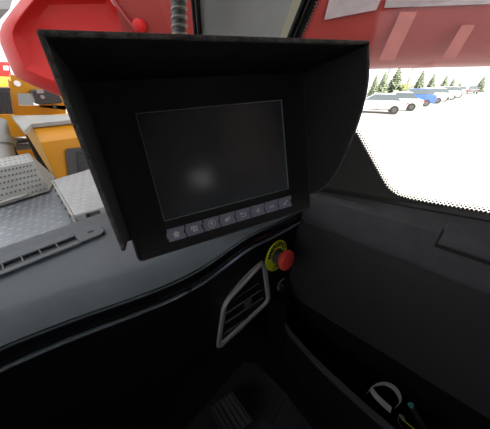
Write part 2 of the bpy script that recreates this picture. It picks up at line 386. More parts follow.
for word, a0, a1, flip in (('EMERGENCY', 160, 20, False), ('STOP', 242, 298, True)):
    items = []
    for i, ch in enumerate(word):
        a = math.radians(a0+(a1-a0)*i/(len(word)-1)); rad = ev*math.cos(a)+eu*math.sin(a)
        ya = -rad if flip else rad; xa = ya.cross(en)
        items.append(text_mesh('c', ch, .0195, M['ink'], None, ec+rad*.0385+en*.0035, xa, ya))
    text_obj('ring_word', items, M['ink'], es)
# rotary switch below it
kc = onp(282, 284, .001)
ks = empty('key_switch', kc, 'round black key switch under the red emergency stop', 'switch')
b = BM(); lathe(b, kc, en, [(-.004, .026), (.003, .026), (.005, .024), (.005, .020), (.002, .019)], 32); link('bezel', b, M['slat'], ks, smooth=True)
b = BM(); lathe(b, kc, en, [(0, .017), (.012, .0175), (.020, .016), (.022, .012), (.0222, 0)], 28); link('knob', b, M['panel'], ks, smooth=True)
b = BM(); q = kc+en*.0225
for an in (0, 1.05, 2.1): d = ev*math.cos(an)+eu*math.sin(an); f = d.cross(en); prism(b, [q+d*.007+f*.0006, q-d*.002+f*.0006, q-d*.002-f*.0006, q+d*.007-f*.0006], en*.0006)
link('switch_mark', b, M['clip'], ks)

# ================================================================ MONITOR
O = V((.2667, .2838, 2.3864)); U = V((.9298, -.3657, .0406)).normalized(); VD = V((-.0453, -.2233, -.9737)); VD = (VD-U*VD.dot(U)).normalized(); W = VD.cross(U).normalized()
if W.y > 0: W = -W
def T(p): return O+U*p[0]+VD*p[1]+W*p[2]
mon = empty('monitor', T((0, .13, -.03)), 'black hooded control monitor with dark screen and a row of grey keys', 'monitor')
uL, uR, vT, vB = -.1735, .172, -.125, .135
b = BM()
def rr(u0, u1, v0, v1, r, w_, n=5):
    out = []
    for cx, cy, a in ((u1-r, v0+r, -90), (u1-r, v1-r, 0), (u0+r, v1-r, 90), (u0+r, v0+r, 180)):
        for k in range(n+1): t = math.radians(a+90*k/n); out.append(T((cx+r*math.cos(t), cy+r*math.sin(t), w_)))
    return out
sL, sR, sT, sB = -.1195, .1195, -.0795, .0797
def ringloft(bm, secs, cap0=True):
    R = [[bm.verts.new(p) for p in r] for r in secs]; n = len(R[0])
    for a, c in zip(R, R[1:]):
        for i in range(n): bm.faces.new([a[i], c[i], c[(i+1) % n], a[(i+1) % n]])
    if cap0: bm.faces.new(R[0])
    return R
R = ringloft(b, [rr(uL+.02, uR-.02, vT+.02, vB-.02, .01, -.055), rr(uL+.008, uR-.008, vT+.008, vB-.008, .01, -.045), rr(uL, uR, vT, vB, .008, -.012), rr(uL, uR, vT, vB, .008, -.001), rr(uL+.003, uR-.003, vT+.003, vB-.003, .006, .0015),
             rr(uL+.006, uR-.006, vT+.006, vB-.006, .004, .0), rr(sL, sR, sT, sB, .0015, 0), rr(sL+.001, sR-.001, sT+.001, sB-.001, .0015, -.002)])
b.faces.new(R[-1][::-1])
link('housing', b, M['housing'], mon, smooth=True)
b = BM(); box(b, sL+.001, sR-.001, sT+.001, sB-.001, -.0018, -.0008, T); link('screen', b, M['screen'], mon)
b = BM(); ringed(b, [rr(sL-.0008, sR+.0008, sT-.0008, sB+.0008, .001, 0), rr(sL-.0008, sR+.0008, sT-.0008, sB+.0008, .001, .0006), rr(sL+.0004, sR-.0004, sT+.0004, sB-.0004, .001, .0006), rr(sL+.0004, sR-.0004, sT+.0004, sB-.0004, .001, -.001)]); link('screen_edge', b, M['bevelline'], mon)
b = BM(); ringed(b, [rr(uL+.0005, uR-.0005, vT+.0005, vB-.0005, .008, .0005), rr(uL+.0005, uR-.0005, vT+.0005, vB-.0005, .008, .0016), rr(uL+.0022, uR-.0022, vT+.0022, vB-.0022, .007, .0022), rr(uL+.0026, uR-.0026, vT+.0026, vB-.0026, .007, .0005)]); link('bezel_edge', b, mat('worn_bezel_edge', (.055, .053, .052), .4), mon, smooth=True)  # lighter line paints in the highlight along the housing bevel
# ribs beside the keys
for u0, u1 in ((uL+.008, -.124), (.1275, uR-.006)):
    for k in range(5):
        b = BM(); v = .0955+k*.0065; box(b, u0, u1, v, v+.0022, -.001, .0014, T); link('rib', b, M['housing'], mon, bevel=.0005)
# keys with a notched right side
kw = .2455/8
def ibox(b, u0, v0, u1, v1, w_, h=.0005): box(b, u0, u1, v0, v1, w_, w_+h, T)
def ipoly(b, pts, w_, h=.0005): prism(b, [T((p[0], p[1], w_)) for p in pts], W*h)
def istroke(b, pts, th, w_):
    for a, c in zip(pts, pts[1:]):
        dx, dy = c[0]-a[0], c[1]-a[1]; L = math.hypot(dx, dy); nx, ny = -dy/L*th/2, dx/L*th/2
        ipoly(b, [(a[0]+nx, a[1]+ny), (c[0]+nx, c[1]+ny), (c[0]-nx, c[1]-ny), (a[0]-nx, a[1]-ny)], w_)
for k in range(8):
    u0 = -.1215+kw*k+.0010; u1 = u0+kw-.0022; v0, v1 = .0945, .1165
    b = BM(); n1 = .0022
    pts = [(u0, v0), (u1, v0), (u1, v0+.006), (u1-n1, v0+.0075), (u1-n1, v1-.0075), (u1, v1-.006), (u1, v1), (u0, v1), (u0, v1-.006), (u0-n1+.0004, v1-.0075), (u0-n1+.0004, v0+.0075), (u0, v0+.006)]
    ipoly(b, pts, -.0005, .003)
    key = link('key', b, M['key'], mon, bevel=.0004)
    cu_, cv_ = (u0+u1)/2-.0008, (v0+v1)/2; w_ = .0025; s = .0058
    b = BM(); P = lambda *a: [(cu_+x*s, cv_+y*s) for x, y in a]
    if k == 0:
        ipoly(b, P((0, -1), (1.1, 0), (-1.1, 0)), w_); ipoly(b, P((-.7, 0), (.7, 0), (.7, .95), (-.7, .95)), w_); 
    elif k == 1:
        for q in ((-1, -.9, -.55, .3), (-.45, -.9, .3, -.1), (-.45, .1, .3, .9), (.5, -.9, .9, .9)): ibox(b, cu_+q[0]*s, cv_+q[1]*s, cu_+q[2]*s, cv_+q[3]*s, w_)
    elif k == 2:
        istroke(b, [(cu_+s*1.1*math.cos(a*.3927), cv_+s*1.1*math.sin(a*.3927)) for a in range(17)], .0010, w_); ipoly(b, P((-.45, -.3), (0, -.7), (.45, -.3), (0, .65)), w_)
    elif k == 3:
        ipoly(b, P((-1, -.35), (-.5, -.35), (.1, -.9), (.1, .9), (-.5, .35), (-1, .35)), w_); istroke(b, P((-1, .9), (1, -.9)), .0010, w_); istroke(b, P((.5, -.6), (.85, 0), (.5, .6)), .0009, w_)
    elif k == 4:
        istroke(b, P((-.9, .6), (.35, .6), (.8, .3), (.8, -.25), (.35, -.55), (-.6, -.55)), .0014, w_); ipoly(b, P((-1.2, -.5), (-.5, -1.0), (-.5, 0)), w_)
    elif k == 5:
        ibox(b, cu_-.9*s, cv_-.18*s, cu_+.9*s, cv_+.18*s, w_); ibox(b, cu_-.18*s, cv_-.9*s, cu_+.18*s, cv_+.9*s, w_)
    elif k == 6: ibox(b, cu_-.8*s, cv_-.2*s, cu_+.8*s, cv_+.2*s, w_)
    else: istroke(b, P((-.8, .05), (-.25, .7), (.9, -.8)), .0018, w_)
    link('key_icon', b, M['icon'], key)
# hood: top, left cheek, right cheek
th = .0045
b = BM()
hL, hR = uL-.0005, uR+.001
def solid(bm, poly, off):   # poly in (u,v,w) with offset in same frame
    prism(bm, [T(p) for p in poly], T(off)-O)
solid(b, [(hL-th, vT+.0045, -.02), (hR+th, vT+.0045, -.02), (hR+th, vT+.0045, .1255), (hL-th, vT+.0045, .1345)], (0, -th, 0)); link('hood_top', b, M['hood'], mon, bevel=.0018)
def smoothpts(pts, n=6):
    out = []
    for i in range(len(pts)-1):
        p0 = pts[max(i-1, 0)]; p1 = pts[i]; p2 = pts[i+1]; p3 = pts[min(i+2, len(pts)-1)]
        for k in range(n):
            t = k/n; out.append(tuple(.5*((2*p1[j])+(-p0[j]+p2[j])*t+(2*p0[j]-5*p1[j]+4*p2[j]-p3[j])*t*t+(-p0[j]+3*p1[j]-3*p2[j]+p3[j])*t**3) for j in (0, 1)))
    return out+[pts[-1]]
rc = smoothpts([(vT+.001, .1255), (-.0795, .127), (-.043, .1184), (-.002, .1013), (.051, .0698), (.085, .0364), (.103, .002)])
b = BM(); solid(b, [(hR, v, q) for v, q in rc]+[(hR, .103, -.02), (hR, vT+.001, -.02)], (th, 0, 0)); link('hood_cheek', b, M['hood'], mon, bevel=.0015)
lc = smoothpts([(vT+.001, .1345), (-.09, .1275), (-.057, .121), (-.002, .111), (.040, .102), (.069, .094)])
b = BM(); solid(b, [(hL, v, q) for v, q in lc]+[(hL, .074, .093), (hL, .076, .086), (hL, .082, .040), (hL, .098, -.004), (hL, .098, -.02), (hL, vT+.001, -.02)], (-th, 0, 0)); link('hood_cheek', b, M['hood'], mon, bevel=.0015)
b = BM(); box(b, hL+.001, hL+.012, vT+.01, .074, .0, .003, T); link('hood_flange', b, M['hood'], mon)
fe = mat('worn_felt_edge', (.085, .080, .072), .9, bump=1, bscale=600, var=.6, vscale=90)
b = BM(); tube(b, [T((hL-th*.6, vT+.002, .1345)), T((hR+th*.6, vT+.002, .1255))], .0024, 8); link('worn_front_edge', b, fe, mon, smooth=True)
b = BM(); tube(b, [T((hL-.002, v, q)) for v, q in lc], .0023, 8); link('worn_front_edge', b, fe, mon, smooth=True)
b = BM(); tube(b, [T((hR+.002, v, q)) for v, q in rc], .0016, 8); link('worn_front_edge', b, fe, mon, smooth=True)
# stand behind the housing
b = BM(); p = T((.02, .03, -.05)); tube(b, [p, p+V((.03, .07, -.02)), V((p.x+.04, p.y+.10, ZD+.01))], .014, 14); lathe(b, V((p.x+.04, p.y+.10, ZD+.006)), V((0, 0, 1)), [(0, .035), (.006, .035), (.008, .02)], 24); link('mounting_arm', b, M['black'], mon, smooth=True)

# ================================================================ FOOTWELL, BIN
tray = empty('door_side_bin', (.55, 0, 1.5), 'deep dark storage bin with raised rim between the door and the footwell', 'storage bin')
zr = 1.70
rim = smoothpts([(.600, .300), (.560, .291), (.535, .275), (.514, .240), (.495, .170), (.480, .102), (.466, 0), (.455, -.123), (.448, -.30), (.445, -.60)], 5)
b = BM(); loft(b, [[(x, y, zr), (x-.006, y-.001, zr+.003), (x-.014, y-.004, zr-.002), (x-.020, y-.006, zr-.016), (x-.012, y-.006, 1.30), (x-.002, y, 1.30), (x-.002, y, zr-.02)] for x, y in rim]); link('side_wall', b, M['panel'], tray, smooth=True)
b = BM(); loft(b, [[(x+.002, y, zr), (x-.0035, y-.001, zr+.0055), (x-.015, y-.003, zr+.0035), (x-.018, y-.003, zr-.006), (x+.001, y, zr-.004)] for x, y in rim]); link('rim', b, mat('bin_rim_plastic', (.05, .052, .058), .5, bump=.3, bscale=400), tray, smooth=True)
b = BM(); box(b, .44, .64, -.62, .30, 1.50, 1.52); link('bin_floor', b, M['panel'], tray)
b = BM(); prism(b, [(.60, .300, 1.30), (.535, .280, 1.30), (.50, .255, 1.30), (.50, .34, 1.30), (.64, .34, 1.30), (.64, .30, 1.3)], (0, 0, .52)); link('end_wall', b, M['panel'], tray)

# webbing strap looped over the rim
b = BM()
path = [at_z(*q) for q in ((368, 392, 1.672), (374, 386, 1.69), (384, 383.5, 1.70), (393, 387, 1.70), (399, 395, 1.688), (400, 402, 1.668), (396, 407, 1.655))]
def sp3(pts, n=5):
    out = []
    for i in range(len(pts)-1):
        p0 = pts[max(i-1, 0)]; p1 = pts[i]; p2 = pts[i+1]; p3 = pts[min(i+2, len(pts)-1)]
        for k in range(n): t = k/n; out.append(.5*((p1*2)+(p2-p0)*t+(p0*2-p1*5+p2*4-p3)*t*t+(p1*3-p0-p2*3+p3)*t**3))
    return out+[pts[-1]]
def ribbon(bm, path, wdir, wd, th_):
    rings = []
    for i, p in enumerate(path):
        d = (path[min(i+1, len(path)-1)]-path[max(i-1, 0)]).normalized(); n_ = d.cross(wdir).normalized(); 
        rings.append([p-wdir*wd/2-n_*th_/2, p+wdir*wd/2-n_*th_/2, p+wdir*wd/2+n_*th_/2, p-wdir*wd/2+n_*th_/2])
    loft(bm, rings)
st = empty('webbing_strap', at_z(385, 400, 1.66), 'grey webbing strap looped over the edge of the door bin', 'strap')
ribbon(b, sp3(path), V((.25, -.1, .95)).normalized(), .016, .0015); link('strap_loop', b, M['strap'], st)
b = BM(); ribbon(b, sp3([at_z(*q) for q in ((371, 389, 1.69), (376, 396, 1.695), (384, 404, 1.695), (391, 410, 1.688))]), V((.75, .1, .45)).normalized(), .016, .0018); link('strap_end', b, M['strap'], st)
# dark tube with a teal cap
pc = at_z(411, 405, 1.685); pe = at_z(428, 436, 1.60); ax = (pc-pe).normalized()
pn = empty('pen', pe, 'dark round pen with a teal end sticking up from the door bin', 'pen')
b = BM(); tube(b, [pe-ax*.02, pe, pc], .0075, 20); link('barrel', b, M['barrel'], pn, smooth=True)
b = BM(); lathe(b, pc, ax, [(-.003, .0082), (.001, .0082), (.002, .0072), (.0024, 0)], 24); link('cap', b, M['teal'], pn, smooth=True)
cl = empty('cable_clip', at_z(401, 418, 1.67), 'pale metal clip with a yellow wire hanging in the door bin', 'clip')
b = BM(); c0 = at_z(402, 418, 1.685); lathe(b, c0, V((.3, -.3, .9)), [(0, .007), (.002, .008), (.004, .006), (.005, 0)], 18); link('clip_head', b, M['clip'], cl, smooth=True)
b = BM(); tube(b, sp3([at_z(*q) for q in ((400, 414, 1.68), (398, 420, 1.675), (401, 426, 1.67), (406, 432, 1.66))]), .0012, 8); link('clip_loop', b, M['clip'], cl, smooth=True)
b = BM(); tube(b, sp3([at_z(*q) for q in ((403, 420, 1.688), (408, 424, 1.68), (414, 429, 1.67), (424, 436, 1.65))]), .0017, 8); link('yellow_wire', b, M['lime'], cl, smooth=True)

# floor mat with raised ribs
fm = empty('floor_mat', (.3, .2, 1.30), 'black rubber floor mat with raised ribs in the footwell', 'floor mat')
b = BM(); prism(b, [(.02, -.4, 1.302), (.485, -.4, 1.302), (.49, .0, 1.302), (.50, .38, 1.302), (.47, .43, 1.302), (.02, .43, 1.302)], (0, 0, .010)); link('mat_base', b, M['mat'], fm, bevel=.003)
for k in range(14):
    y = .37-k*.055
    b = BM(); prism(b, [(.36, y, 1.312), (.47, y+.01, 1.312), (.475, y-.012, 1.312), (.36, y-.022, 1.312)], (0, 0, .008)); link('mat_rib', b, M['mat'], fm, bevel=.003)
# pedal
pd = empty('pedal', at_z(232, 400, 1.32), 'black ribbed foot pedal on the cab floor', 'pedal')
c4 = [at_z(208, 408, 1.40), at_z(232, 391, 1.46), at_z(253, 420, 1.44), at_z(228, 445, 1.38)]
nn = (c4[1]-c4[0]).cross(c4[3]-c4[0]).normalized()
if nn.z < 0: nn = -nn
b = BM(); prism(b, c4, -nn*.012); link('pedal_plate', b, M['pedal'], pd, bevel=.004)
for k in range(6):
    t = (k+.5)/6; a = c4[0].lerp(c4[1], t); c = c4[3].lerp(c4[2], t); b = BM(); tube(b, [a.lerp(c, .04)+nn*.002, a.lerp(c, .96)+nn*.002], .0030, 8); link('tread_rib', b, M['pedal'], pd, smooth=True)
b = BM(); q = sum(c4, V())/4; tube(b, [q-nn*.01, V((q.x, q.y+.08, 1.34)), V((q.x, q.y+.10, 1.30))], .009, 10); link('pedal_arm', b, M['black'], pd, smooth=True)

# ================================================================ OUTSIDE LEFT: crane deck
dz = 1.35
deck = empty('deck', (0, 3, 0), 'grey treadplate crane deck in front of the windscreen', 'deck')
b = BM(); prism(b, [at_z(73.5, 218, dz), at_z(70, 224, dz), at_z(61, 230, dz), at_z(44, 240, dz), at_z(20, 252, dz), at_z(0, 262, dz), V((-3, 1.8, dz)), V((-3, 5.2, dz)), at_z(40, 168, dz), at_z(62, 190, dz)], (0, 0, -.05)); link('deck_plate', b, M['deck'], deck)
def inside(p, poly):
    c = False
    for i in range(len(poly)):
        a, e = poly[i-1], poly[i]
        if (a.y > p.y) != (e.y > p.y) and p.x < (e.x-a.x)*(p.y-a.y)/(e.y-a.y)+a.x: c = not c
    return c
def studs(poly, z, pitch, L, Wd, ang, parent, lim, name='tread_pattern'):
    bb = BM(); u = V((math.cos(ang), math.sin(ang), 0)); v = V((-u.y, u.x, 0)); c0 = sum(poly, V())/len(poly)
    for i in range(-lim, lim):
        for j in range(-lim, lim):
            p = c0+u*(i+(.5 if j % 2 else 0))*pitch+v*j*pitch*.5; p.z = z
            if not inside(p, poly): continue
            d = (u+v*.35).normalized() if j % 2 else (u-v*.35).normalized(); s_ = V((-d.y, d.x, 0))
            q = [bb.verts.new(x) for x in (p+d*L, p+s_*Wd, p-d*L, p-s_*Wd, p+V((0, 0, .003)))]
            for k in range(4): bb.faces.new([q[k], q[(k+1) % 4], q[4]])
    o = link(name, bb, M['stud'], parent); o['kind'] = 'stuff'
studs([at_z(73.5, 218, dz), at_z(61, 230, dz), at_z(44, 240, dz), at_z(20, 252, dz), at_z(-8, 266, dz), at_z(-8, 200, dz), at_z(46, 194, dz), at_z(60, 192, dz)], dz+.0005, .085, .030, .0055, .55, deck, 60)
b = BM(); box(b, -2.9, .2, 2.6, 5.0, .5, 1.29); link('deck_support', b, M['black'], deck)
b = BM(); prism(b, [at_z(73.5, 218, dz), at_z(90, 232, dz), at_z(70, 262, dz), at_z(0, 300, dz), V((-3, 1.2, dz)), V((-3, 2.0, dz)), at_z(0, 262, dz), at_z(44, 240, dz), at_z(61, 230, dz)][::1], (0, 0, -.04))
bmesh.ops.translate(b, verts=b.verts, vec=(0, 0, -.055)); tag(link('cowl_plate', b, M['fender']), 'smooth blue grey plate between treadplate deck and windscreen', 'plate')
# raised step
sz = 1.52
stp = empty('step_box', at_z(73, 216, dz), 'raised treadplate step beside the yellow engine cover', 'step')
q = [at_z(53, 180, sz), at_z(74, 215, sz), at_z(118, 203, sz), at_z(100, 166, sz)]
b = BM(); prism(b, q, (0, 0, -.02)); link('tread_top', b, M['step'], stp, bevel=.004)
studs([x for x in q], sz+.0005, .080, .029, .006, -.35, stp, 40)
b = BM(); d = (q[1]-q[0]); s_ = V((-.02, 0, 0)); prism(b, [q[0]+s_, q[1]+s_, q[1]+s_+V((0, 0, -.075)), q[0]+s_+V((0, 0, -.075))], (.015, 0, 0)); link('side_flange', b, M['galv'], stp)
for k in range(6):
    p = q[0].lerp(q[1], (k+.5)/6)+V((-.022, 0, -.035)); b = BM(); lathe(b, p, V((-1, 0, 0)), [(0, .014), (.008, .014), (.010, .008)], 8); link('bolt', b, M['black'], stp)
b = BM(); a = at_z(90, 212, sz-.03); e2 = at_z(96, 226, 1.30); prism(b, [a, a+V((.06, .0, 0)), e2+V((.08, 0, 0)), e2], (0, .05, 0)); prism(b, [a+V((-.02, 0.1, 0)), a+V((.1, .1, 0)), a+V((.1, .1, -.3)), a+V((-.02, .1, -.1))], (0, .02, 0)); link('support_bracket', b, M['black'], stp)
b = BM(); prism(b, [q[3]+V((0, 0, -.165)), q[0]+V((.02, 0, -.165)), q[1].lerp(q[0], .75)+V((.02, 0, -.165)), q[2].lerp(q[3], .75)+V((0, 0, -.165))], (0, 0, .145)); link('step_body', b, M['black'], stp)
b = BM(); q2 = [at_z(73, 216, 1.0), at_z(90, 234, 1.0), at_z(130, 215, 1.0), at_z(112, 190, 1.0)]; prism(b, q2, (0, 0, -.04)); tag(link('grey_undertray', b, M['radiator']), 'flat grey tray below the raised treadplate step', 'tray')

# perforated box
pb = empty('perforated_box', at_z(25, 190, dz), 'pale perforated metal box standing on the treadplate deck', 'box')
tz = 1.72
t4 = [at_z(-25, 163, tz), at_z(-25, 172, tz), at_z(34, 161, tz), at_z(29, 153, tz)]
f_lo = [at_z(-25, 214, dz+.02), at_z(50, 191, dz+.02)]
b = BM()
vs = [t4[1], t4[2], f_lo[1], f_lo[0]]
back = [t4[0]+V((0, 0, -.3)), t4[3]+V((0, 0, -.3))]
loft(b, [[t4[1], f_lo[0], back[0]+V((0, 0, -.05)), t4[0]], [t4[2], f_lo[1], back[1]+V((.15, 0, -.05)), t4[3]]]); link('perforated_shell', b, M['galv'], pb, bevel=.006)
fn = (t4[2]-t4[1]).cross(f_lo[0]-t4[1]).normalized()
if fn.y > 0: fn = -fn
b = BM()
ux = (t4[2]-t4[1]).normalized()
for r_ in range(6):
    for c_ in range(15):
        s = (r_+.7)/6.5; t = (c_+.5+(.5 if r_ % 2 else 0))/16
        p = (t4[1].lerp(f_lo[0], s)).lerp(t4[2].lerp(f_lo[1], s), t); dd = (f_lo[0]-t4[1]).normalized()
        prism(b, [p+ux*.009, p+dd*.013, p-ux*.009, p-dd*.013], fn*.003)
for r_ in range(3):
    for c_ in range(11):
        p = t4[0].lerp(t4[1], (r_+.5)/3).lerp(t4[3].lerp(t4[2], (r_+.5)/3), (c_+.5)/11); prism(b, [p+ux*.008, p+V((0, .008, 0)), p-ux*.008, p-V((0, .008, 0))], (0, 0, .003))
pf = link('perforation', b, M['slotdark'], pb); pf['kind'] = 'stuff'
b = BM(); tube(b, sp3([at_z(*k) for k in ((-20, 207, 1.40), (0, 203, 1.40), (12, 199, 1.41), (25, 195, 1.41), (27, 190, 1.42), (20, 188, 1.44))]), .018, 10); link('hand_rail', b, M['galv'], pb, smooth=True)
b = BM(); tube(b, sp3([at_z(*k) for k in ((-4, 172, 1.46), (2, 180, 1.44), (4, 190, 1.42), (10, 196, 1.40))]), .014, 8); link('black_hose', b, M['black'], pb, smooth=True)

# upright grey post + hydraulic rod
hy = empty('hydraulic_cylinder', at_z(5, 160, 1.5), 'polished hydraulic cylinder lying behind the perforated box', 'hydraulic cylinder')
a = at_y(-3, 142, 5.4); e_ = at_y(31, 140, 5.6); b = BM(); tube(b, [a, e_], .065, 20); link('polished_rod', b, M['hyd'], hy, smooth=True)
a = at_y(6, 148, 5.4); e_ = at_y(29, 146, 5.6); b = BM(); tube(b, [a, e_], .055, 16); link('lower_rod', b, M['radiator'], hy, smooth=True)
b = BM(); a = at_y(4, 150, 5.3); box(b, a.x, a.x+.14, a.y, a.y+.2, a.z-.35, a.z+.2); link('rod_mount', b, M['black'], hy, bevel=.02)
b = BM(); p0, p1_ = at_y(-4, 120, 4.9), at_y(9, 170, 4.6); tube(b, [p0, p0.lerp(p1_, .5), p1_], .11, 14); lathe(b, p0.lerp(p1_, .35), (p1_-p0), [(0, .14), (.1, .14)], 14)
tag(link('pipe', b, M['galv'], smooth=True), 'thick pale pipe leaning on the perforated box', 'pipe')

# yellow engine cover with louvre
yb = empty('engine_cover', at_y(80, 180, 4.2), 'large yellow engine cover with chamfered edge and dark louvre', 'engine cover')
YF = 4.2
bv = [at_y(25, 132, YF+.25), at_y(62, 188, YF+.0)]
top_l = at_y(31, 124, YF+.35); cr_l = at_y(40, 143, YF); bot_l = at_y(74, 215, YF-.1)
top_r = at_y(76, 119.5, YF+.35); cr_r = at_y(80, 137, YF); 
R_ = V((2.4, .1, 0))
b = BM()
prof_l = [V((at_y(66, 200, YF).x, YF, 0.0)), at_y(66, 200, YF), cr_l, top_l, top_l+V((.05, 1.0, .0)), V((.9, YF+1.3, 0.0))]
loft(b, [[V(p) for p in prof_l], [V(p)+R_ for p in prof_l]])
link('cover_body', b, M['yellow'], yb, bevel=.012)
b = BM(); lb = [at_y(25, 132, YF+.55), top_l, cr_l, at_y(66, 200, YF), at_y(61, 190, YF+.35)]
cc2 = [p+V((.12, .10, 0)) for p in lb]; loft(b, [lb, cc2]); link('chamfer_panel', b, mat('crane_yellow_edge', (.52, .25, .02), .45, var=.08, vscale=4), yb, bevel=.008)
b = BM(); l4 = [at_y(65, 149, YF-.006), at_y(100, 146, YF-.006), at_y(104, 178, YF-.006), at_y(69, 183, YF-.006)]; prism(b, rounded(l4, .05), (0, -.012, 0)); lv = link('louvre_panel', b, M['louvre'], yb)
for cidx, px0 in enumerate((76, 88)):
    for k in range(9):
        py = 152+k*2.9; a = at_y(px0+k*.35, py, YF-.022); b = BM(); prism(b, [a, a+V((.12, 0, .012)), a+V((.12, 0, -.018)), a+V((0, 0, -.03))], (0, -.012, 0)); link('louvre_slot', b, M['black'], lv, bevel=.003)
b = BM(); tpz = top_l.z+.012; tp = [at_z(11, 115.5, tpz), at_z(24, 131, tpz), at_z(31, 124, tpz), at_z(78, 119.3, tpz), at_z(78, 114.5, tpz)]; prism(b, tp, (0, 0, -.05)); link('top_plate', b, M['galv'], yb)
b = BM(); pc_ = at_z(22, 121, tpz-.05); box(b, pc_.x-.03, pc_.x+1.5, pc_.y, pc_.y+.1, 0, pc_.z); link('plate_support', b, M['black'], yb)

# yellow frame with a window behind
yf = empty('steel_gantry', at_y(30, 120, 6.5), 'yellow upright steel frame with a rectangular cut-out behind engine cover', 'steel frame')
YB = 6.5
def yq(pts, dep=.12, y=YB): 
    bb = BM(); prism(bb, [at_y(a, c, y) for a, c in pts], (0, dep, 0)); return bb
b = BM()
for pts in ([(8, 78), (17, 90), (19, 107), (13, 118)], [(10, 74), (66, 90), (66, 95), (14, 93)], [(15, 105.5), (66, 105.5), (66, 118), (12, 118)], [(38, 90), (66, 90), (66, 110), (40, 107)]):
    prism(b, [at_y(a, c, YB) for a, c in pts], (0, .12, 0))
link('frame_plate', b, M['yellow'], yf)
b = yq([(-10, 76), (66, 80), (66, 88), (30, 87), (-10, 87)], .3, 8.0); tag(link('yellow_beam', b, mat('pale_yellow_paint', (.75, .40, .03), .5)), 'bright yellow beam crossing far behind the crane deck', 'beam')  # paler yellow puts the sunlight on this beam into its colour
b = BM(); lathe(b, at_y(17.3, 83.5, YB-.02), V((0, -1, 0)), [(0, .05), (.01, .05)], 16); link('round_hole_cap', b, M['white'], yf)
b = BM(); prism(b, rounded([at_y(31, 90, 6.2), at_y(56, 89, 6.2), at_y(64, 103, 6.2), at_y(37, 105, 6.2)], .06), (0, .295, 0)); bx_ = empty('control_box', at_y(45, 104, 6.2), 'black control box with small pale plate on the yellow frame', 'control box'); link('box_body', b, M['black'], bx_, bevel=.02)
b = BM(); prism(b, [at_y(36, 89.5, 6.18), at_y(43.5, 89, 6.18), at_y(44, 93, 6.18), at_y(37, 93.5, 6.18)], (0, .01, 0)); link('name_plate', b, M['palemark'], bx_)
b = BM(); lathe(b, at_y(42.5, 97, 6.19), V((0, -1, 0)), [(0, .035), (.01, .03)], 12); link('round_dial', b, M['palemark'], bx_)
b = BM(); prism(b, [at_y(52, 105, 6.2), at_y(56, 105, 6.2), at_y(57, 109, 6.2), at_y(55, 109, 6.2)], (0, .05, 0)); link('box_foot', b, M['black'], bx_)
b = yq([(-12, 115), (16, 115), (22, 122), (33, 126), (66, 196), (36, 196), (-12, 165)], .2, 5.95); tag(link('yellow_side_plate', b, M['yellow']), 'yellow steel plate behind the polished cylinder', 'plate')
# radiator
rd = empty('radiator', at_y(5, 115, 6.4), 'grey finned radiator at far left of the yellow frame', 'radiator')
b = yq([(-25, 91), (10, 90), (13.5, 114), (-25, 115)], .2, 6.25); link('radiator_core', b, M['radiator'], rd)
for k in range(14):
    x0 = -20+k*2.2; b = yq([(x0+.3, 92), (x0+1.2, 92), (x0+4.2, 114), (x0+3.3, 114)], .04, 6.215); link('fin', b, M['black'], rd)
b = yq([(-25, 87.5), (10, 88), (10.5, 91), (-25, 92)], .25, 6.2); link('header_tank', b, M['black'], rd)
# red machinery far
rm = empty('red_truck', at_z(0, 96, 0), 'small red and white truck parked far left beyond yellow beam', 'truck'); yr = 16
b = yq([(-18, 60), (9, 62), (12, 78), (-18, 80)], 2.0, yr); link('truck_body', b, M['boomred'], rm, bevel=.05)
b = yq([(-14, 63), (-2, 63), (-1, 68), (-14, 68)], .02, yr-.05); link('white_panel', b, M['white'], rm)
b = yq([(3, 66), (8, 66), (9, 70), (4, 70)], .02, yr-.05); link('white_panel', b, M['white'], rm)
b = BM(); p = at_y(-4, 79, yr+.5); box(b, p.x-1.2, p.x+.9, yr, yr+2, 0, p.z); link('chassis', b, M['black'], rm)
# dark canopy beyond
b = BM(); p = at_y(-6, 8, 14); prism(b, [at_y(-60, 10, 14), at_y(10, 9, 14), at_y(14, -6, 14), at_y(-60, -20, 14)], (0, 4, 0)); box(b, p.x-2.5, p.x-2.2, 16, 16.3, 0, 5)
tag(link('dark_canopy', b, M['darkbuild']), 'dark building canopy at the top left corner of the view', 'canopy')

# ================================================================ RED BOOM crossing in front of the cab
DD = 2.35; hd = V((math.sin(AZ), math.cos(AZ), 0)); al = V((math.cos(AZ), -math.sin(AZ), 0))
bo = empty('crane_boom', hd*(DD+.4)+V((0, 0, 2.4)), 'huge red crane boom with rounded belly passing outside both windows', 'boom')
def bsec(t, lo, hi, f=1.0):
    c = hd*DD+al*(t*DD); H = hi-lo
    pts = [(.10, hi), (.0, hi-.10*f), (-.0, lo+.50*H), (.03, lo+.28*H), (.10, lo+.12*H), (.22, lo+.03*H), (.40, lo), (.60, lo+.02*H), (.78, lo+.14*H), (.86, lo+.35*H), (.88, hi-.1*f), (.80, hi)]
    return [c+hd*(d*f)+V((0, 0, z)) for d, z in pts]
tt = [(-.42, -.03, .99), (-.3, -.01, 1.0), (0, .035, 1.02), (.35, .080, 1.03), (.9, .105, 1.05), (1.6, .13, 1.05), (2.6, .15, 1.1)]
b = BM(); loft(b, [bsec(t, 2.5+h, 2.5+q_) for t, h, q_ in tt]); link('boom_section', b, M['boom'], bo, smooth=True)
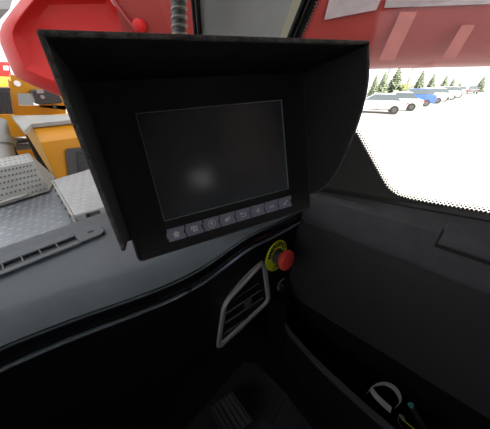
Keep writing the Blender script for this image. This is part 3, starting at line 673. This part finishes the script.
# nose: traced outline given real width
def P2(px, py, d=0): 
    r = ray(px, py); k = (DD+d)/r.dot(hd); return CAM+r*k
nose = [(30, -12), (12, 10), (2, 24), (-1, 33), (0, 43), (7, 60), (15, 77), (34, 86), (57, 95), (75, 99), (145, 98), (140, 35), (112, -2), (106, -14)]
def nin(k, d, lo=0): return [P2(nx+(75-nx)*k if nx < 100 else nx, ny+(28-ny)*k, d) for nx, ny in nose]
b = BM(); loft(b, [nin(0, .8), nin(0, .14), nin(.02, .08), nin(.16, .0), nin(.18, .0), nin(.27, .05), nin(.42, .09), nin(.8, .11)]); link('boom_nose', b, M['boomred'], bo, smooth=True)
b = BM(); tube(b, sp3([P2(*p, -.02) for p in ((106, -14), (113, -1), (124, 15), (139, 34))]), .012, 8); link('boom_hose', b, mat('dark_red_hose', (.25, .015, .015), .35), bo, smooth=True)
b = BM(); lathe(b, P2(140, 26, -.0), -hd, [(0, .05), (.05, .04), (.06, .02)], 10); link('hose_bracket', b, M['boomred'], bo, smooth=True)
# window glass reflections painted as pale patches on the boom side
def paint_reflection(pts, m, d=-.004):
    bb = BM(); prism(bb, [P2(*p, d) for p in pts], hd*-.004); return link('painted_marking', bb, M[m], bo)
paint_reflection([(324, 20), (331, -8), (384, -8), (376, 10)], 'palemark')
paint_reflection([(400, 12), (417, 12), (394, 60), (379, 60)], 'stripe')
paint_reflection([(462, 25), (475, 25), (455, 58), (442, 58)], 'stripe')
paint_reflection([(384, 8), (388, -8), (492, -8), (492, 4)], 'palemark')

# ================================================================ mirror arm wrapped in spiral
a = V((.4615, YW+.14, 0))
ma = empty('mirror_arm', (a.x, a.y, 2.2), 'dark mirror arm with spiral wrapping outside the windscreen', 'mirror arm')
pa, pb_ = at_y(179.5, 45, YW+.10), at_y(178.5, -25, YW+.10)
b = BM(); tube(b, [V((pa.x, pa.y, 2.1)) , pa, pb_, pb_+(pb_-pa)*2], .0215, 18); link('arm_tube', b, M['black'], ma, smooth=True)
ax = (pb_-pa).normalized(); u_, v_ = frame_of(ax); L = .6; b = BM()
tube(b, [pa-ax*.1+ax*(L*k/420)+(u_*math.cos(k*.42)+v_*math.sin(k*.42))*.0205 for k in range(421)], .0052, 6); link('spiral_wrap', b, mat('spiral_wrap_grey', (.11, .10, .08), .45), ma, smooth=True)

# ================================================================ OUTSIDE RIGHT: car park
def car(px, py, head, paint, label, sc=1.0, suv=0, group='parked cars'):
    p = at_z(px, py, 0); c_, s_ = math.cos(head), math.sin(head)
    R = Matrix.Translation(p) @ Matrix.Rotation(head, 4, 'Z')
    e = empty('car', p, label, 'car', group)
    X = lambda q: R @ (V(q)*sc)
    h = .15*suv
    prof = [(-2.15, .35), (-2.2, .75), (-2.1, .95+h), (-1.6, 1.0+h), (1.0, 1.0+h*.6), (2.0, .82+h*.5), (2.2, .6), (2.2, .35)]
    b = BM(); loft(b, [[X((x, y*(.97 if abs(y) > .8 and z > .9 else 1), z)) for x, z in prof] for y in (-.88, -.6, .6, .88)]); link('body', b, PAINT[paint], e, bevel=.05, seg=2)
    cab_ = [(-1.75-.2*suv, 1.0+h), (-1.15-.5*suv, 1.45+h), (.25, 1.46+h), (1.05, 1.0+h)]
    b = BM(); rr_ = [[X((x*.97, y*(.84 if z > 1.2 else 1), z)) for x, z in cab_] for y in (-.78, .78)]; loft(b, rr_); link('window_band', b, M['cargl'], e)
    b = BM(); box(b, -1.2-.5*suv, .3, -.66, .66, 1.43+h, 1.50+h, X); link('roof', b, PAINT[paint], e, bevel=.03)
    for x in (-1.35, 1.35):
        for y in (-.86, .86):
            b = BM(); lathe(b, X((x, y-.1, .33)), R.to_3x3() @ V((0, 1, 0)), [(0, .30*sc), (.0, .33*sc), (.2*sc, .33*sc), (.2*sc, .30*sc)], 18); wh = link('wheel', b, M['tyre'], e)
            b = BM(); lathe(b, X((x, y-.11, .33)), R.to_3x3() @ V((0, 1, 0)), [(0, .18*sc), (.22*sc, .18*sc)], 12); link('hub', b, M['hub'], wh)
    for y in (-.72, .72):
        b = BM(); box(b, -2.24, -2.1, y-.14, y+.14, .72, .88, X); link('tail_lamp', b, M['tail'], e)
    return e
Hh = math.radians(-20)
cars = [(374, 112.5, 1.9, 'white', 'white saloon nearest to the monitor hood, left of the cream saloon', 0, 1.0),
        (392, 109.5, 1.9, 'pale', 'cream saloon parked just left of the blue car', 0, 1.0),
        (408, 105.5, 2.0, 'blue', 'blue car parked among the white cars', 1, 1.0),
        (421, 102.8, 2.0, 'white', 'white car directly right of the blue car', 1, 1.0),
        (430, 100.8, 2.0, 'silver', 'silver car, second to the right of the blue car', 0, 1.0),
        (438, 99.2, 2.0, 'white', 'white car, third to the right of the blue car', 1, 1.0),
        (445, 97.8, 2.0, 'grey', 'grey car at the far end of the near row', 0, 1.0),
        (447, 94.6, .2, 'dark', 'dark low car in the far row, leftmost of it', 0, .9),
        (458, 94.2, .2, 'pale', 'pale car in the middle of the far row', 0, .9),
        (470, 93.6, .2, 'grey', 'grey car, rightmost of the far row', 0, .9)]

for px, py, hh, pc_, lb_, sv, sc in cars: car(px, py, hh, pc_, lb_, sc, sv)
def spruce(p, h, r, label, seed):
    rn = random.Random(seed); e = empty('spruce_tree', p, label, 'tree', 'spruces beyond the car park')
    b = BM(); lathe(b, p, V((0, 0, 1)), [(0, .12), (h*.9, .02)], 8); link('trunk', b, M['bark'], e)
    b = BM(); n = int(10+h*1.5)
    for k in range(n):
        f = k/n; z = h*(.10+.86*f); rad = r*(1-f)**.85+.08; m = int(7+8*(1-f)); a0 = rn.random()*6.28
        for j in range(m):
            a = a0+6.283*j/m+rn.uniform(-.2, .2); L = rad*rn.uniform(.7, 1.1); d = V((math.cos(a), math.sin(a), 0)); s_ = V((-d.y, d.x, 0)); w0 = rad*.28+.06
            o_ = p+V((0, 0, z)); t_ = o_+d*L+V((0, 0, -L*.28)); mid = o_+d*L*.5+V((0, 0, -L*.05))
            vs = [b.verts.new(q) for q in (o_+V((0, 0, .12)), mid+s_*w0, t_, mid-s_*w0, o_+V((0, 0, -.15)), mid+V((0, 0, -.22)))]
            for fc in ((0, 1, 2), (0, 2, 3), (4, 5, 1), (5, 2, 1), (4, 3, 5), (5, 3, 2)): b.faces.new([vs[i] for i in fc])
    link('branches', b, M['tree'], e); return e
trees = [(371, 101, 25, .30, 'spruce half hidden by the edge of the monitor hood'), (379, 100, 27, .30, 'slim spruce just right of the monitor hood edge'), (391, 99, 31, .42, 'broadest and tallest spruce, behind the cream saloon'),
         (416, 95, 24, .34, 'spruce behind the blue car, right of the broadest spruce'), (428, 94, 20, .32, 'second spruce right of the blue car'), (441, 93, 17, .34, 'leaning small spruce above the far row of cars'),
         (449, 92.5, 14, .3, 'thin small spruce above the dark far car'), (457, 92, 10, .3, 'smallest spruce above the far row of cars'), (478, 92, 15, .38, 'rightmost spruce at the end of the far row')]
for i, (px, py, hp, asp, lb_) in enumerate(trees):
    p = at_z(px, py, 0); top = at_y(px, py-hp, p.y) if abs(p.y) > 5 else at_x(px, py-hp, p.x)
    h = (top-p).z*1.15; spruce(p, h, h*asp, lb_, 20+i)
b = BM(); rn = random.Random(3); p = at_z(403, 93.5, 0)
for k in range(220):
    c = p+V((rn.gauss(0, .8), rn.gauss(0, .9), abs(rn.gauss(1.1, .5)))); a = rn.random()*6.28; d = V((math.cos(a), math.sin(a), rn.uniform(-.5, .5)))*.22; s_ = V((-d.y, d.x, .1))*.6
    vs = [b.verts.new(q) for q in (c-d, c+s_, c+d, c-s_)]; b.faces.new(vs)
tag(link('round_bush', b, M['bush']), 'yellow green bush behind the cream saloon roof', 'bush')
# bare trees
for i, (px, py, hp, lb_) in enumerate(((406, 91, 24, 'bare grey brown tree between the broadest spruce and the blue car'), (384, 91, 24, 'bare tree rising left of the broadest spruce'))):
    p = at_z(px, py, 0)*1.0; top = at_y(px, py-hp, p.y) if abs(p.y) > 5 else at_x(px, py-hp, p.x); h = (top-p).z; rn = random.Random(50+i)
    b = BM(); tube(b, [p, p+V((.1, .1, h*.5)), p+V((-.1, 0, h))], .1, 6, [.12, .08, .03])
    for k in range(26): o_ = p+V((0, 0, h*rn.uniform(.25, .95))); a = rn.random()*6.28; L = rn.uniform(.6, 1.6); tube(b, [o_, o_+V((math.cos(a)*L*.6, math.sin(a)*L*.6, L*.6)), o_+V((math.cos(a)*L*.8, math.sin(a)*L*.8, L*1.2))], .03, 4, [.04, .025, .01])
    tag(link('bare_tree', b, M['bark']), lb_, 'tree')
